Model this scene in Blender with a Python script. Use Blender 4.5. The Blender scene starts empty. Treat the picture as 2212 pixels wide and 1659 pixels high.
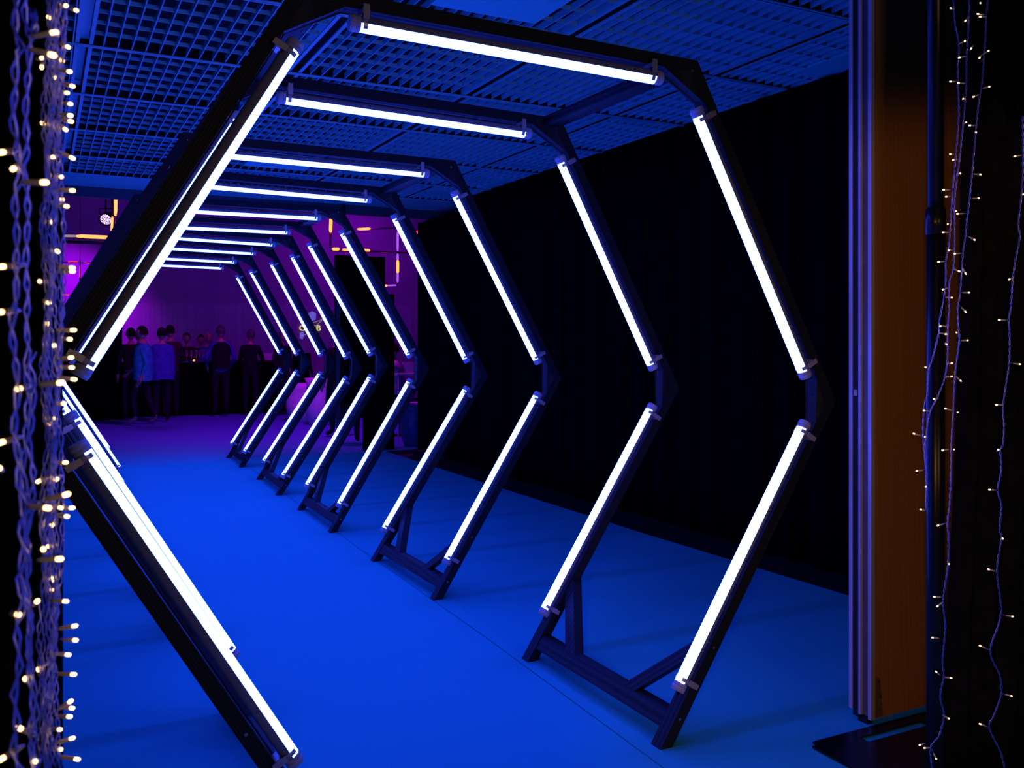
import bpy, bmesh, math, random
import numpy as np
from mathutils import Vector, Matrix
random.seed(7)
C = bpy.context.scene.collection
sc = bpy.context.scene
PI = math.pi

# ------------------------------------------------------------------ camera
F_PX, CX, CY, YAW = 2052.5, 1235.3, 733.3, 0.5095
CAM = Vector((-1.4474, 0.0, 1.5728))
cam = bpy.data.cameras.new('camera'); camo = bpy.data.objects.new('camera', cam); C.objects.link(camo)
camo.location = CAM; camo.rotation_euler = (PI / 2, 0, -YAW)
cam.sensor_width = 36; cam.lens = 36 * F_PX / 2212
cam.shift_x = -(CX - 1106) / 2212; cam.shift_y = (CY - 829.5) / 2212
cam.clip_start = 0.05; cam.clip_end = 100
cam.dof.use_dof = True; cam.dof.focus_distance = 5.0; cam.dof.aperture_fstop = 11
sc.camera = camo
# ------------------------------------------------------------------ world, exposure
w = bpy.data.worlds.new('world'); sc.world = w; w.use_nodes = True
w.node_tree.nodes['Background'].inputs[0].default_value = (0.02, 0.03, 0.12, 1)
w.node_tree.nodes['Background'].inputs[1].default_value = 0.006
vs = sc.view_settings
vs.view_transform = 'Standard'; vs.look = 'None'; vs.gamma = 1; vs.exposure = 0.0; vs.use_curve_mapping = False
TUBE_K = 36.0
TUBE_RGB = (0.031, 0.060, 1.0)

def light(name, kind, loc, target, energy, color, **kw):
    l = bpy.data.lights.new(name, kind); o = bpy.data.objects.new(name, l); C.objects.link(o)
    o.location = loc; d = Vector(target) - Vector(loc)
    o.rotation_euler = d.to_track_quat('-Z', 'Y').to_euler()
    l.energy = energy; l.color = color
    for k, v in kw.items(): setattr(l, k, v)
    return o
# warm lobby lamp behind the camera (the room the photograph is taken from)
light('lobby_lamp', 'SPOT', (-1.95, -0.41, 1.70), (1.75, 2.77, 0.85), 95.0, (1.0, 0.46, 0.08), spot_size=0.74, spot_blend=0.35, shadow_soft_size=0.08)
light('lobby_lamp', 'AREA', (0.2, -2.8, 1.9), (-0.6, 3.0, 1.4), 18.0, (1.0, 0.62, 0.36), shape='RECTANGLE', size=1.0, size_y=0.5)
# purple stage lamps of the hall beyond
light('stage_lamp', 'SPOT', (-0.3, 22.7, 4.0), (-1.4, 24.4, 1.2), 330, (0.42, 0.0, 1.0), spot_size=1.9, spot_blend=0.9, shadow_soft_size=0.1)
light('stage_lamp', 'SPOT', (5.4, 22.4, 5.2), (5.6, 24.4, 3.2), 70, (0.45, 0.0, 1.0), spot_size=2.0, spot_blend=1.0, shadow_soft_size=0.15)
light('stage_lamp', 'SPOT', (2.4, 15.2, 5.6), (2.3, 17.4, 0), 850, (0.55, 0.0, 1.0), spot_size=1.7, spot_blend=0.9, shadow_soft_size=0.2)
light('stage_lamp', 'SPOT', (6.5, 18.5, 5.2), (4.2, 16.0, 0.4), 230, (0.55, 0.0, 1.0), spot_size=1.3, spot_blend=0.9, shadow_soft_size=0.2)
light('stage_lamp', 'AREA', (3.0, 21.0, 5.6), (3.0, 24.4, 2.0), 34, (0.33, 0.0, 1.0), shape='RECTANGLE', size=8, size_y=1.0)

# ------------------------------------------------------------------ materials
def mat(name, col, rough=0.6, metal=0.0, var=0.12, scale=8.0, stretch=(1, 1, 1), bump=0.0, spec=0.5, col2=None, emit=None, k=0.0, transl=0.0, coord='Object'):
    m = bpy.data.materials.new(name); m.use_nodes = True
    nt = m.node_tree; b = nt.nodes['Principled BSDF']
    b.inputs['Roughness'].default_value = rough; b.inputs['Metallic'].default_value = metal
    b.inputs['Specular IOR Level'].default_value = spec
    tc = nt.nodes.new('ShaderNodeTexCoord'); mp = nt.nodes.new('ShaderNodeMapping'); mp.inputs['Scale'].default_value = stretch
    ns = nt.nodes.new('ShaderNodeTexNoise'); ns.inputs['Scale'].default_value = scale; ns.inputs['Detail'].default_value = 4
    nt.links.new(tc.outputs[coord], mp.inputs[0]); nt.links.new(mp.outputs[0], ns.inputs['Vector'])
    rp = nt.nodes.new('ShaderNodeValToRGB')
    c2 = col2 if col2 else tuple(min(1, c * (1 - var * 2)) for c in col)
    c1 = col if col2 else tuple(min(1, c * (1 + var)) for c in col)
    rp.color_ramp.elements[0].position = 0.35; rp.color_ramp.elements[1].position = 0.68
    rp.color_ramp.elements[0].color = (*c2, 1); rp.color_ramp.elements[1].color = (*c1, 1)
    nt.links.new(ns.outputs[0], rp.inputs[0]); nt.links.new(rp.outputs[0], b.inputs['Base Color'])
    if bump:
        bn = nt.nodes.new('ShaderNodeBump'); bn.inputs['Strength'].default_value = bump; bn.inputs['Distance'].default_value = 0.01
        nt.links.new(ns.outputs[0], bn.inputs['Height']); nt.links.new(bn.outputs[0], b.inputs['Normal'])
    if emit:
        b.inputs['Emission Color'].default_value = (*emit, 1); b.inputs['Emission Strength'].default_value = k
    if transl:
        b.inputs['Transmission Weight'].default_value = transl
    return m

def wood(name, c1, c2, axis, freq=26.0, rough=0.6, bump=0.25, spec=0.25, attr=False):
    m = bpy.data.materials.new(name); m.use_nodes = True
    nt = m.node_tree; b = nt.nodes['Principled BSDF']; b.inputs['Roughness'].default_value = rough
    b.inputs['Specular IOR Level'].default_value = spec
    tc = nt.nodes.new('ShaderNodeTexCoord'); mp = nt.nodes.new('ShaderNodeMapping')
    mp.inputs['Scale'].default_value = axis
    wv = nt.nodes.new('ShaderNodeTexWave'); wv.wave_type = 'BANDS'; wv.bands_direction = 'DIAGONAL'
    wv.inputs['Scale'].default_value = freq; wv.inputs['Distortion'].default_value = 9; wv.inputs['Detail'].default_value = 3
    wv.inputs['Detail Scale'].default_value = 0.7
    rp = nt.nodes.new('ShaderNodeValToRGB')
    rp.color_ramp.elements[0].color = (*c1, 1); rp.color_ramp.elements[1].color = (*c2, 1)
    src = tc.outputs['Object']
    if attr:
        an = nt.nodes.new('ShaderNodeAttribute'); an.attribute_name = 'grain'; src = an.outputs['Vector']; wv.inputs['Distortion'].default_value = 5; wv.bands_direction = 'Y' ; wv.inputs['Detail Scale'].default_value = 0.4
    nt.links.new(src, mp.inputs[0]); nt.links.new(mp.outputs[0], wv.inputs[0])
    nt.links.new(wv.outputs[0], rp.inputs[0]); nt.links.new(rp.outputs[0], b.inputs['Base Color'])
    bn = nt.nodes.new('ShaderNodeBump'); bn.inputs['Strength'].default_value = bump; bn.inputs['Distance'].default_value = 0.002
    nt.links.new(wv.outputs[0], bn.inputs['Height']); nt.links.new(bn.outputs[0], b.inputs['Normal'])
    return m

M = {}
M['stain'] = wood('black_stained_pine', (0.004, 0.005, 0.006), (0.020, 0.024, 0.028), (1.0, 22, 22), 1.6, attr=True)
M['ply'] = wood('stained_plywood', (0.008, 0.010, 0.012), (0.035, 0.042, 0.05), (0.3, 90, 0.3), 2.2, attr=True)
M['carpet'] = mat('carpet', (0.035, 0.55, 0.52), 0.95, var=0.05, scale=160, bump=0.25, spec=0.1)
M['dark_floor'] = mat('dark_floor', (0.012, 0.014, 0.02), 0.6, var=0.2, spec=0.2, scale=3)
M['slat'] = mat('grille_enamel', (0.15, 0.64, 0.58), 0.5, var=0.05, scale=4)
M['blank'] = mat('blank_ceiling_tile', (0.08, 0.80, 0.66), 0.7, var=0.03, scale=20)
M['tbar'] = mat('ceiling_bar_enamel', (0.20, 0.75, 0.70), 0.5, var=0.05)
M['plenum'] = mat('dark_plenum', (0.004, 0.004, 0.005), 0.9)
M['drape'] = mat('black_molton', (0.0022, 0.003, 0.0035), 0.95, var=0.3, scale=30, bump=0.3, spec=0.05)
M['drape_dark'] = mat('dark_blue_black_velvet', (0.006, 0.006, 0.009), 0.9, var=0.3, scale=14, bump=0.3, spec=0.1)
M['house'] = mat('tube_housing', (0.30, 0.29, 0.29), 0.32, metal=0.1, var=0.06, scale=30)
M['cap'] = mat('grey_plastic_cap', (0.50, 0.50, 0.52), 0.4, var=0.05, scale=30)
M['clip'] = mat('steel_clip', (0.52, 0.50, 0.47), 0.38, metal=0.35, var=0.05)
M['steel'] = mat('black_steel', (0.006, 0.006, 0.007), 0.30, metal=0.0, var=0.2, spec=0.35)
M['screw'] = mat('screw_metal', (0.6, 0.5, 0.4), 0.3, metal=0.9)
M['alu'] = mat('anodised_aluminium', (0.62, 0.62, 0.64), 0.38, metal=0.25, var=0.04, stretch=(1, 1, .05), scale=60)
M['rubber'] = mat('black_seal', (0.01, 0.01, 0.01), 0.7)
M['beige'] = mat('grey_beige_edge', (0.18, 0.14, 0.13), 0.6)
M['panel'] = wood('orange_wood_veneer', (0.44, 0.205, 0.04), (0.50, 0.24, 0.05), (2.2, 2.2, 0.06), 12, 0.5, 0.06)
M['chip'] = mat('bare_chipboard', (0.30, 0.19, 0.08), 0.9, scale=120, var=0.35, bump=0.6, col2=(0.08, 0.05, 0.02))
M['wall'] = mat('hall_wall', (0.60, 0.55, 0.62), 0.85, var=0.05, scale=2)
M['wall_low'] = mat('hall_wall_lower_panelling', (0.78, 0.74, 0.80), 0.75, var=0.08, scale=3, stretch=(6, 1, .1))
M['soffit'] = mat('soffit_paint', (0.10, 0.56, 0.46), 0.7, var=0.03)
M['fascia'] = mat('dark_fascia', (0.05, 0.075, 0.085), 0.5, var=0.1)
M['pipe'] = mat('polished_pipe', (0.20, 0.12, 0.22), 0.25, metal=0.8)
M['white_plastic'] = mat('white_plastic', (0.8, 0.78, 0.8), 0.4, var=0.03)
M['blue_plastic'] = mat('dark_blue_plastic', (0.06, 0.10, 0.22), 0.4)
M['skin'] = mat('skin', (0.50, 0.30, 0.22), 0.55, var=0.08)
M['lips'] = mat('lips', (0.35, 0.14, 0.11), 0.5)
M['eye'] = mat('eye', (0.6, 0.6, 0.6), 0.2)
M['glass'] = mat('glass', (0.9, 0.85, 0.9), 0.05, transl=0.85)

def emis(name, col, k):
    m = bpy.data.materials.new(name); m.use_nodes = True; nt = m.node_tree; nt.nodes.clear()
    e = nt.nodes.new('ShaderNodeEmission'); o = nt.nodes.new('ShaderNodeOutputMaterial')
    e.inputs[0].default_value = (*col, 1); e.inputs[1].default_value = k
    nt.links.new(e.outputs[0], o.inputs[0]); return m
M['tube'] = emis('tube_light', TUBE_RGB, TUBE_K)
M['led'] = emis('warm_led', (1.0, 0.50, 0.17), 7.5)
M['led_soft'] = emis('warm_led_side', (1.0, 0.52, 0.20), 2.6)
M['orange'] = emis('orange_glow', (1.0, 0.13, 0.03), 5.5)
M['red'] = emis('red_glow', (1.0, 0.03, 0.05), 1.6)
M['pink'] = emis('pink_glow', (1.0, 0.02, 0.35), 1.6)
M['violet'] = emis('violet_glow', (0.45, 0.10, 1.0), 1.0)
M['ledarray'] = emis('stage_led', (0.75, 0.45, 1.0), 3.2)
M['cream'] = emis('cream_letter', (0.75, 0.62, 0.32), 0.9)
M['lineart'] = emis('pale_line', (0.55, 0.38, 0.45), 0.6)
M['cube'] = emis('violet_screen_cube', (0.16, 0.10, 0.75), 0.8)
M['holder'] = mat('led_holder_plastic', (0.62, 0.58, 0.55), 0.35, var=0.05, scale=60, emit=(1.0, .5, .2), k=0.012)  # faint warm emission stands in for LED light in the plastic
m = bpy.data.materials.new('clear_wire'); m.use_nodes = True; nt = m.node_tree; nt.nodes.clear()
o_ = nt.nodes.new('ShaderNodeOutputMaterial'); tr = nt.nodes.new('ShaderNodeBsdfTranslucent'); gs = nt.nodes.new('ShaderNodeBsdfGlass'); gs.inputs['IOR'].default_value = 1.5; gs.inputs['Roughness'].default_value = 0.25; gs.inputs[0].default_value = (.75, .8, 1, 1); gl = nt.nodes.new('ShaderNodeBsdfGlossy'); df = nt.nodes.new('ShaderNodeBsdfDiffuse')
ns = nt.nodes.new('ShaderNodeTexNoise'); ns.inputs['Scale'].default_value = 90; rp = nt.nodes.new('ShaderNodeValToRGB')
rp.color_ramp.elements[0].color = (.2, .25, .6, 1); rp.color_ramp.elements[1].color = (.7, .75, 1, 1); nt.links.new(ns.outputs[0], rp.inputs[0])
nt.links.new(rp.outputs[0], tr.inputs[0]); df.inputs[0].default_value = (.16, .24, .7, 1); gl.inputs[0].default_value = (.8, .8, .9, 1); gl.inputs['Roughness'].default_value = 0.25
m1 = nt.nodes.new('ShaderNodeMixShader'); m1.inputs[0].default_value = 0.25; m2 = nt.nodes.new('ShaderNodeMixShader'); m2.inputs[0].default_value = 0.3
nt.links.new(tr.outputs[0], m1.inputs[1]); nt.links.new(df.outputs[0], m1.inputs[2]); m3 = nt.nodes.new('ShaderNodeMixShader'); m3.inputs[0].default_value = 0.6; nt.links.new(m1.outputs[0], m3.inputs[1]); nt.links.new(gs.outputs[0], m3.inputs[2]); nt.links.new(m3.outputs[0], m2.inputs[1]); nt.links.new(gl.outputs[0], m2.inputs[2]); nt.links.new(m2.outputs[0], o_.inputs[0])
M['wire'] = m

# ------------------------------------------------------------------ geometry helpers
class MB:
    def __init__(s): s.v = []; s.f = []; s.mi = []; s.sm = []
    def add(s, verts, faces, mi=0, smooth=False):
        n = len(s.v); s.v += [tuple(v) for v in verts]
        for f in faces: s.f.append(tuple(i + n for i in f)); s.mi.append(mi); s.sm.append(smooth)
        return s
    def box(s, a, b, mi=0):
        x0, y0, z0 = a; x1, y1, z1 = b
        v = [(x0, y0, z0), (x1, y0, z0), (x1, y1, z0), (x0, y1, z0), (x0, y0, z1), (x1, y0, z1), (x1, y1, z1), (x0, y1, z1)]
        return s.add(v, [(3, 2, 1, 0), (4, 5, 6, 7), (0, 1, 5, 4), (1, 2, 6, 5), (2, 3, 7, 6), (3, 0, 4, 7)], mi)
    def prism(s, bot, top, mi=0):
        n = len(bot)
        return s.add(list(bot) + list(top), [tuple(range(n))[::-1], tuple(range(n, 2 * n))] + [(i, (i + 1) % n, n + (i + 1) % n, n + i) for i in range(n)], mi)
    def tube(s, pts, r, seg=6, mi=0, cap=True, smooth=True):
        pts = [Vector(p) for p in pts]; rs = r if isinstance(r, (list, tuple)) else [r] * len(pts)
        rings = []; up = None
        for i, p in enumerate(pts):
            t = (pts[min(i + 1, len(pts) - 1)] - pts[max(i - 1, 0)]).normalized()
            if up is None:
                up = t.orthogonal().normalized()
            up = (up - t * up.dot(t)); up = up.normalized() if up.length > 1e-6 else t.orthogonal().normalized()
            q = t.cross(up)
            rings.append([p + (up * math.cos(a) + q * math.sin(a)) * rs[i] for a in [2 * PI * j / seg for j in range(seg)]])
        v = [x for rg in rings for x in rg]; f = []
        for i in range(len(pts) - 1):
            for j in range(seg):
                a = i * seg + j; b = i * seg + (j + 1) % seg
                f.append((a, b, b + seg, a + seg))
        s.add(v, f, mi, smooth)
        if cap:
            n = len(s.v) - len(v)
            s.f.append(tuple(n + j for j in range(seg))[::-1]); s.mi.append(mi); s.sm.append(False)
            n2 = len(s.v) - seg
            s.f.append(tuple(n2 + j for j in range(seg))); s.mi.append(mi); s.sm.append(False)
        return s
    def lathe(s, prof, seg=20, mi=0, o=(0, 0, 0)):
        v = []; f = []
        for r, z in prof:
            for j in range(seg):
                a = 2 * PI * j / seg; v.append((o[0] + r * math.cos(a), o[1] + r * math.sin(a), o[2] + z))
        for i in range(len(prof) - 1):
            for j in range(seg):
                a = i * seg + j; b = i * seg + (j + 1) % seg; f.append((a, b, b + seg, a + seg))
        return s.add(v, f, mi, True)
    def mesh(s, name, mats):
        me = bpy.data.meshes.new(name); me.from_pydata(s.v, [], s.f); 
        for m in (mats if isinstance(mats, list) else [mats]): me.materials.append(m)
        me.polygons.foreach_set('material_index', s.mi); me.polygons.foreach_set('use_smooth', s.sm)
        bm = bmesh.new(); bm.from_mesh(me); bmesh.ops.recalc_face_normals(bm, faces=bm.faces); bm.to_mesh(me); bm.free()
        me.update(); return me
    def obj(s, name, mats, parent=None):
        return link(name, s.mesh(name, mats), parent)

def link(name, me, parent=None):
    o = bpy.data.objects.new(name, me); C.objects.link(o)
    if parent: o.parent = parent
    return o
def tag(o, label, cat, group=None):
    o['label'] = label; o['category'] = cat
    if group: o['group'] = group
    return o
def thing(name, label, cat, loc=(0, 0, 0), rz=0, group=None):
    o = bpy.data.objects.new(name, None); C.objects.link(o); o.location = loc; o.rotation_euler = (0, 0, rz)
    o.empty_display_size = 0.1
    return tag(o, label, cat, group)
def local(parent, o):
    """o was built in world space: keep it there under its parent"""
    o.parent = parent
    mw = Matrix.Translation(parent.location) @ parent.rotation_euler.to_matrix().to_4x4()
    o.matrix_parent_inverse = mw.inverted()
    return o
def struct(o):
    o['kind'] = 'structure'; return o
def at(px, py, d):
    """pixel of the photograph + depth in metres along the view axis -> world point"""
    a = (px - CX) / F_PX; b = -(py - CY) / F_PX; c, s = math.cos(YAW), math.sin(YAW)
    return CAM + Vector((c * a + s, -s * a + c, b)) * d
def aty(px, py, Y):
    a = (px - CX) / F_PX; c, s = math.cos(YAW), math.sin(YAW)
    return at(px, py, Y / (-s * a + c))
def floor_at(px, py):
    return at(px, py, CAM.z * F_PX / (py - CY))

# ================================================================== ROOM
HC = 3.36
fl = struct(MB().box((-3.3, -3.5, -0.12), (10.5, 25.0, -0.004)).obj('floor', M['dark_floor']))
def carpet(poly):
    return MB().prism([(x, y, -0.004) for x, y in poly], [(x, y, 0.0) for x, y in poly]).obj('carpet_sheet', M['carpet'], fl)
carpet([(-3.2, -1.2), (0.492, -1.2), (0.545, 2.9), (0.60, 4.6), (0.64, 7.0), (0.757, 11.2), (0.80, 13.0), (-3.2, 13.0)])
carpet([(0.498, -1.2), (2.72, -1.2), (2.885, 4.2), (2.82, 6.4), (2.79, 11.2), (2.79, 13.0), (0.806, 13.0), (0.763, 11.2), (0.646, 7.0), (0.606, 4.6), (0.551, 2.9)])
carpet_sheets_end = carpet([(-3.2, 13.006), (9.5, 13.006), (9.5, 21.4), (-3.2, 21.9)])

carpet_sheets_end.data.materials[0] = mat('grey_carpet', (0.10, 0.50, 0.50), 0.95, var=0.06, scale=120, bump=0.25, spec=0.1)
# ceiling: dark slab with egg-crate grille panels hung below it
ceil = struct(MB().box((-3.3, 1.2, 3.85), (3.6, 12.5, 3.95)).obj('ceiling', M['plenum']))
TY = [1.27, 2.57, 3.87, 5.17, 6.47, 7.77, 9.10, 10.40, 11.50]
BX = [-2.48, -1.22, 0.03, 1.29, 2.56, 3.30]
for y in TY:
    b = MB(); b.box((-3.25, y - 0.020, HC - 0.008), (3.34, y - 0.007, HC - 0.001)); b.box((-3.25, y + 0.007, HC - 0.008), (3.34, y + 0.020, HC - 0.001)); b.box((-3.25, y - 0.014, HC - 0.001), (3.34, y + 0.014, HC + 0.06), 1)  # web box coloured near-black in place of shade above the flanges
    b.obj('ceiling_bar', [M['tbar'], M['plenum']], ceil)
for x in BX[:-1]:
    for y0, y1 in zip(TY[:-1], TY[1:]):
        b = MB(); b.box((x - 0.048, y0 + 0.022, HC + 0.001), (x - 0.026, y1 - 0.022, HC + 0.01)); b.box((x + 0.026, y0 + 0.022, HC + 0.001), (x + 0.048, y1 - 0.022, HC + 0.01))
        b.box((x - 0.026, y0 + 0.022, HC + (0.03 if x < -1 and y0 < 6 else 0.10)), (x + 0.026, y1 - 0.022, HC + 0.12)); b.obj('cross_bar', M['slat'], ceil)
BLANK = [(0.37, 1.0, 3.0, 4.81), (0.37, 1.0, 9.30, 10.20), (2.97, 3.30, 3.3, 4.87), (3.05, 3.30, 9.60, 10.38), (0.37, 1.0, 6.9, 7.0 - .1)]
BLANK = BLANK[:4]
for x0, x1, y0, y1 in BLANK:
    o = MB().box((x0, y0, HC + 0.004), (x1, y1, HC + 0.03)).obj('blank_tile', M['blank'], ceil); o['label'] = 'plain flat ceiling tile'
slat_cache = {}
def slat_mesh(kind, L):
    k = (kind, round(L, 2))
    if k not in slat_cache:
        if kind == 's': slat_cache[k] = MB().box((-0.0035, 0, 0), (0.0035, L, 0.04)).mesh('slat', M['slat'])
        else: slat_cache[k] = MB().box((0, -0.0025, 0.006), (L, 0.0025, 0.029)).mesh('cross_slat', M['slat'])
    return slat_cache[k]
todo = []
for bi in range(len(BX) - 1):
    for ti in range(len(TY) - 1):
        x0, x1, y0, y1 = BX[bi] + 0.048, BX[bi + 1] - 0.048, TY[ti] + 0.022, TY[ti + 1] - 0.022
        bl = [q for q in BLANK if q[0] < x1 and q[1] > x0 and q[2] < y1 and q[3] > y0]
        x = BX[bi] + 0.048 + 0.058
        while x < x1 - 0.01:
            segs = [(y0, y1)]
            for q in bl:
                if q[0] - 0.01 < x < q[1] + 0.01:
                    segs = [s for a, b2 in segs for s in ((a, min(b2, q[2])), (max(a, q[3]), b2)) if s[1] - s[0] > 0.05]
            for a, b2 in segs: todo.append(('s', x, a, b2 - a))
            x += 0.0782
        n = 5 if ti < 7 else 4
        for i in range(1, n + 1):
            y = y0 + (y1 - y0) * i / (n + 1)
            segs = [(x0, x1)]
            for q in bl:
                if q[2] - 0.01 < y < q[3] + 0.01:
                    segs = [s for a, b2 in segs for s in ((a, min(b2, q[0])), (max(a, q[1]), b2)) if s[1] - s[0] > 0.05]
            for a, b2 in segs: todo.append(('c', a, y, b2 - a))
def inview(x, y):
    vx, vy = x - CAM.x, y - CAM.y; c, s = math.cos(YAW), math.sin(YAW)
    X, Y = c * vx - s * vy, s * vx + c * vy
    if Y < 1: return None
    u = CX + F_PX * X / Y; v = CY - F_PX * (HC - CAM.z) / Y
    return Y if (100 < u < 1870 and v > -60) else None
near = {'s': [], 'c': []}; rest = MB()
for t in todo:
    mx = t[1] if t[0] == 's' else t[1] + t[3] / 2; my = t[2] + t[3] / 2 if t[0] == 's' else t[2]
    q = inview(mx, my)
    if q is not None: near[t[0]].append((q, t))
    else:
        near[t[0]].append((99 + my, t))
for kind in 'sc':
    near[kind].sort(key=lambda a: a[0])
    for i, (q, t) in enumerate(near[kind]):
        if i < 300:
            if kind == 's': o = link('slat', slat_mesh('s', t[3]), ceil); o.location = (t[1], t[2], HC)
            else: o = link('cross_slat', slat_mesh('c', t[3]), ceil); o.location = (t[1], t[2], HC)
        else:
            if kind == 's': rest.box((t[1] - 0.0035, t[2], HC), (t[1] + 0.0035, t[2] + t[3], HC + 0.04))
            else: rest.box((t[1], t[2] - 0.0025, HC + 0.006), (t[1] + t[3], t[2] + 0.0025, HC + 0.029))
o = rest.obj('far_slats', M['slat'], ceil); o['kind'] = 'stuff'
# soffit and fascia where the low ceiling ends
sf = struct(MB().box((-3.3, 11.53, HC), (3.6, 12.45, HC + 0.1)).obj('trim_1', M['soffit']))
b = MB(); b.box((-3.3, 12.45, HC - 0.12), (9.8, 12.55, HC + 0.9)); struct(b.obj('trim_2', M['fascia']))
for x in (-1.25, 2.05):
    MB().box((x - 0.02, 12.43, HC - 0.121), (x + 0.02, 12.449, HC)).obj('fascia_joint', M['plenum'], sf)
# hall beyond
wb = struct(MB().box((-3.3, 24.5, 2.42), (10.5, 24.65, 6.5)).obj('wall_back', M['wall']))
MB().box((-3.3, 24.44, -0.004), (10.5, 24.65, 2.42)).obj('lower_panelling', M['wall_low'], wb)
struct(MB().box((-3.3, 12.6, 6.4), (10.5, 24.65, 6.5)).obj('ceiling_hall', M['plenum'])).name = 'ceiling'
struct(MB().box((10.4, 12.6, 0), (10.5, 24.65, 6.4)).obj('wall_right', M['wall']))
struct(MB().box((-3.4, -3.5, 0), (-3.3, 24.65, 6.4)).obj('wall_left', M['drape']))

# black drape wall along the right of the tunnel
def drape_panel(name, p0, p1, z0, z1, amp, waves, m, parent=None, seed=0, thick=0.006, nz=10, edge=None):
    rnd = random.Random(seed); p0 = Vector(p0); p1 = Vector(p1); d = p1 - p0; L = d.length; d.normalize(); n = Vector((-d.y, d.x))
    ph = [rnd.uniform(0, 6.28) for _ in range(4)]; N = max(24, int(waves * 12))
    def off(u, z):
        g = 1 - 0.35 * z
        return amp * g * (math.sin(u * waves * 2 * PI + ph[0] + 0.5 * z) + 0.5 * math.sin(u * waves * 3.7 * PI + ph[1]) + 0.35 * math.sin(u * waves * 7.1 + ph[2] - z))
    b = MB(); v = []
    for side in (0, 1):
        for k in range(nz + 1):
            zt = k / nz; z = z0 + (z1 - z0) * zt
            for i in range(N + 1):
                u = i / N; q = p0 + d * (L * u + (edge(zt) * (1 - u) if edge else 0)) + n * (off(u, zt) + side * thick)
                v.append((q.x, q.y, z))
    f = []; W = N + 1; H = (nz + 1) * W
    for k in range(nz):
        for i in range(N):
            a = k * W + i; f.append((a, a + 1, a + 1 + W, a + W)); f.append((H + a, H + a + W, H + a + 1 + W, H + a + 1))
    for i in range(N):
        f.append((i, H + i, H + i + 1, i + 1)); a = nz * W + i; f.append((a, a + 1, H + a + 1, H + a))
    for k in range(nz):
        a = k * W; f.append((a, a + W, H + a + W, H + a)); a = k * W + N; f.append((a, H + a, H + a + W, a + W))
    b.add(v, f, 0, True); return b.obj(name, m, parent)
cur = thing('stage_curtain', 'long black pleated curtain hanging along the right side of the tunnel', 'curtain', (3.24, 8, 0))
for i, (a, b2) in enumerate(((2.95, 5.7), (5.5, 8.3), (8.1, 10.7), (10.5, 12.8))):
    o = drape_panel('curtain_panel', (3.20 + 0.03 * (i % 2), a), (3.20 + 0.03 * (i % 2), b2), 0.015, 3.345 if i < 3 else 3.22, 0.03, (b2 - a) * 3.2, M['drape'], None, i + 3, nz=6); local(cur, o)

struct(MB().box((3.5, 2.9, 0), (3.6, 12.45, 3.9)).obj('wall_right', M['plenum']))  # unseen black wall, added to stop purple hall light leaking past the curtain
# movable partition wall (wood veneer, aluminium edge) at the right
pw = struct(MB().box((1.5145, 2.77, 0.03), (3.6, 2.865, 3.6)).obj('wall_right_near', M['panel'])); pw.name = 'wall_front'
def part_box(a, b, name, m, par=pw): return MB().box(a, b).obj(name, m, par)
part_box((1.4995, 2.778, 0.034), (1.5143, 2.86, 3.6), 'edge_core', M['beige'])
part_box((1.488, 2.768, 0.028), (1.508, 2.786, 3.6), 'aluminium_profile', M['alu'])
part_box((1.486, 2.825, 0.034), (1.4995, 2.836, 3.6), 'aluminium_profile', M['alu'])
part_box((1.489, 2.836, 0.02), (1.4995, 2.868, 3.6), 'seal_strip', M['rubber'])
part_box((1.484, 2.868, 0.045), (1.4995, 2.886, 3.6), 'aluminium_profile', M['alu'])
part_box((1.4865, 2.845, 1.34), (1.489, 2.862, 1.365), 'edge_label', M['cap'])
part_box((1.50, 2.80, -0.004), (1.53, 2.85, 0.03), 'bottom_seal', M['rubber'])
cb = MB(); cb.prism([(1.5147, 2.7688, 0.035), (1.5545, 2.7688, 0.035), (1.5495, 2.7688, 0.12), (1.5375, 2.7688, 0.19), (1.5147, 2.7688, 0.205)],
                    [(1.5147, 2.7702, 0.035), (1.5545, 2.7702, 0.035), (1.5495, 2.7702, 0.12), (1.5375, 2.7702, 0.19), (1.5147, 2.7702, 0.205)])
o = cb.obj('chipped_corner', M['chip'], pw); o['label'] = 'chipped corner baring chipboard'

# ================================================================== HEXAGON TUNNEL
S = 0.8
HY = [3.7724, 5.1765, 6.7467, 8.1883, 9.6093, 11.0467, 12.2647, 13.7569, 15.2242, 16.5222]
HDX = [0, 0.0068, -0.0325, -0.043, -0.083, -0.0603, -0.0273, 0.0299, 0.0301, 0.0528]
HYA = [-0.0122, 0.0043, 0.0041, -0.0054, 0.0095, 0.0116, -0.0146, -0.0048, 0.0001, -0.001]
HDZ = [0.0312, 0.0392, 0.0163, 0.0131, -0.0061, -0.0072, -0.0166, -0.0084, -0.0273, -0.0346]
HRO = [-0.0195, -0.0224, -0.0061, -0.0151, 0.0078, 0.0081, -0.0227, -0.0199, -0.016, -0.0141]
R0, H0 = 1.5277, 1.6626
RT, RU, RL = R0 + 0.0105, R0 + 0.0059, R0 - 0.0146
AU, AL, SU, SL = -0.0133, -0.0298, -0.0011, -0.0156
TL_ = 1.2
TW, TD, GAP = 0.047, 0.066, 0.047
def v2(a): return np.array([math.cos(a), math.sin(a)])
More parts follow.
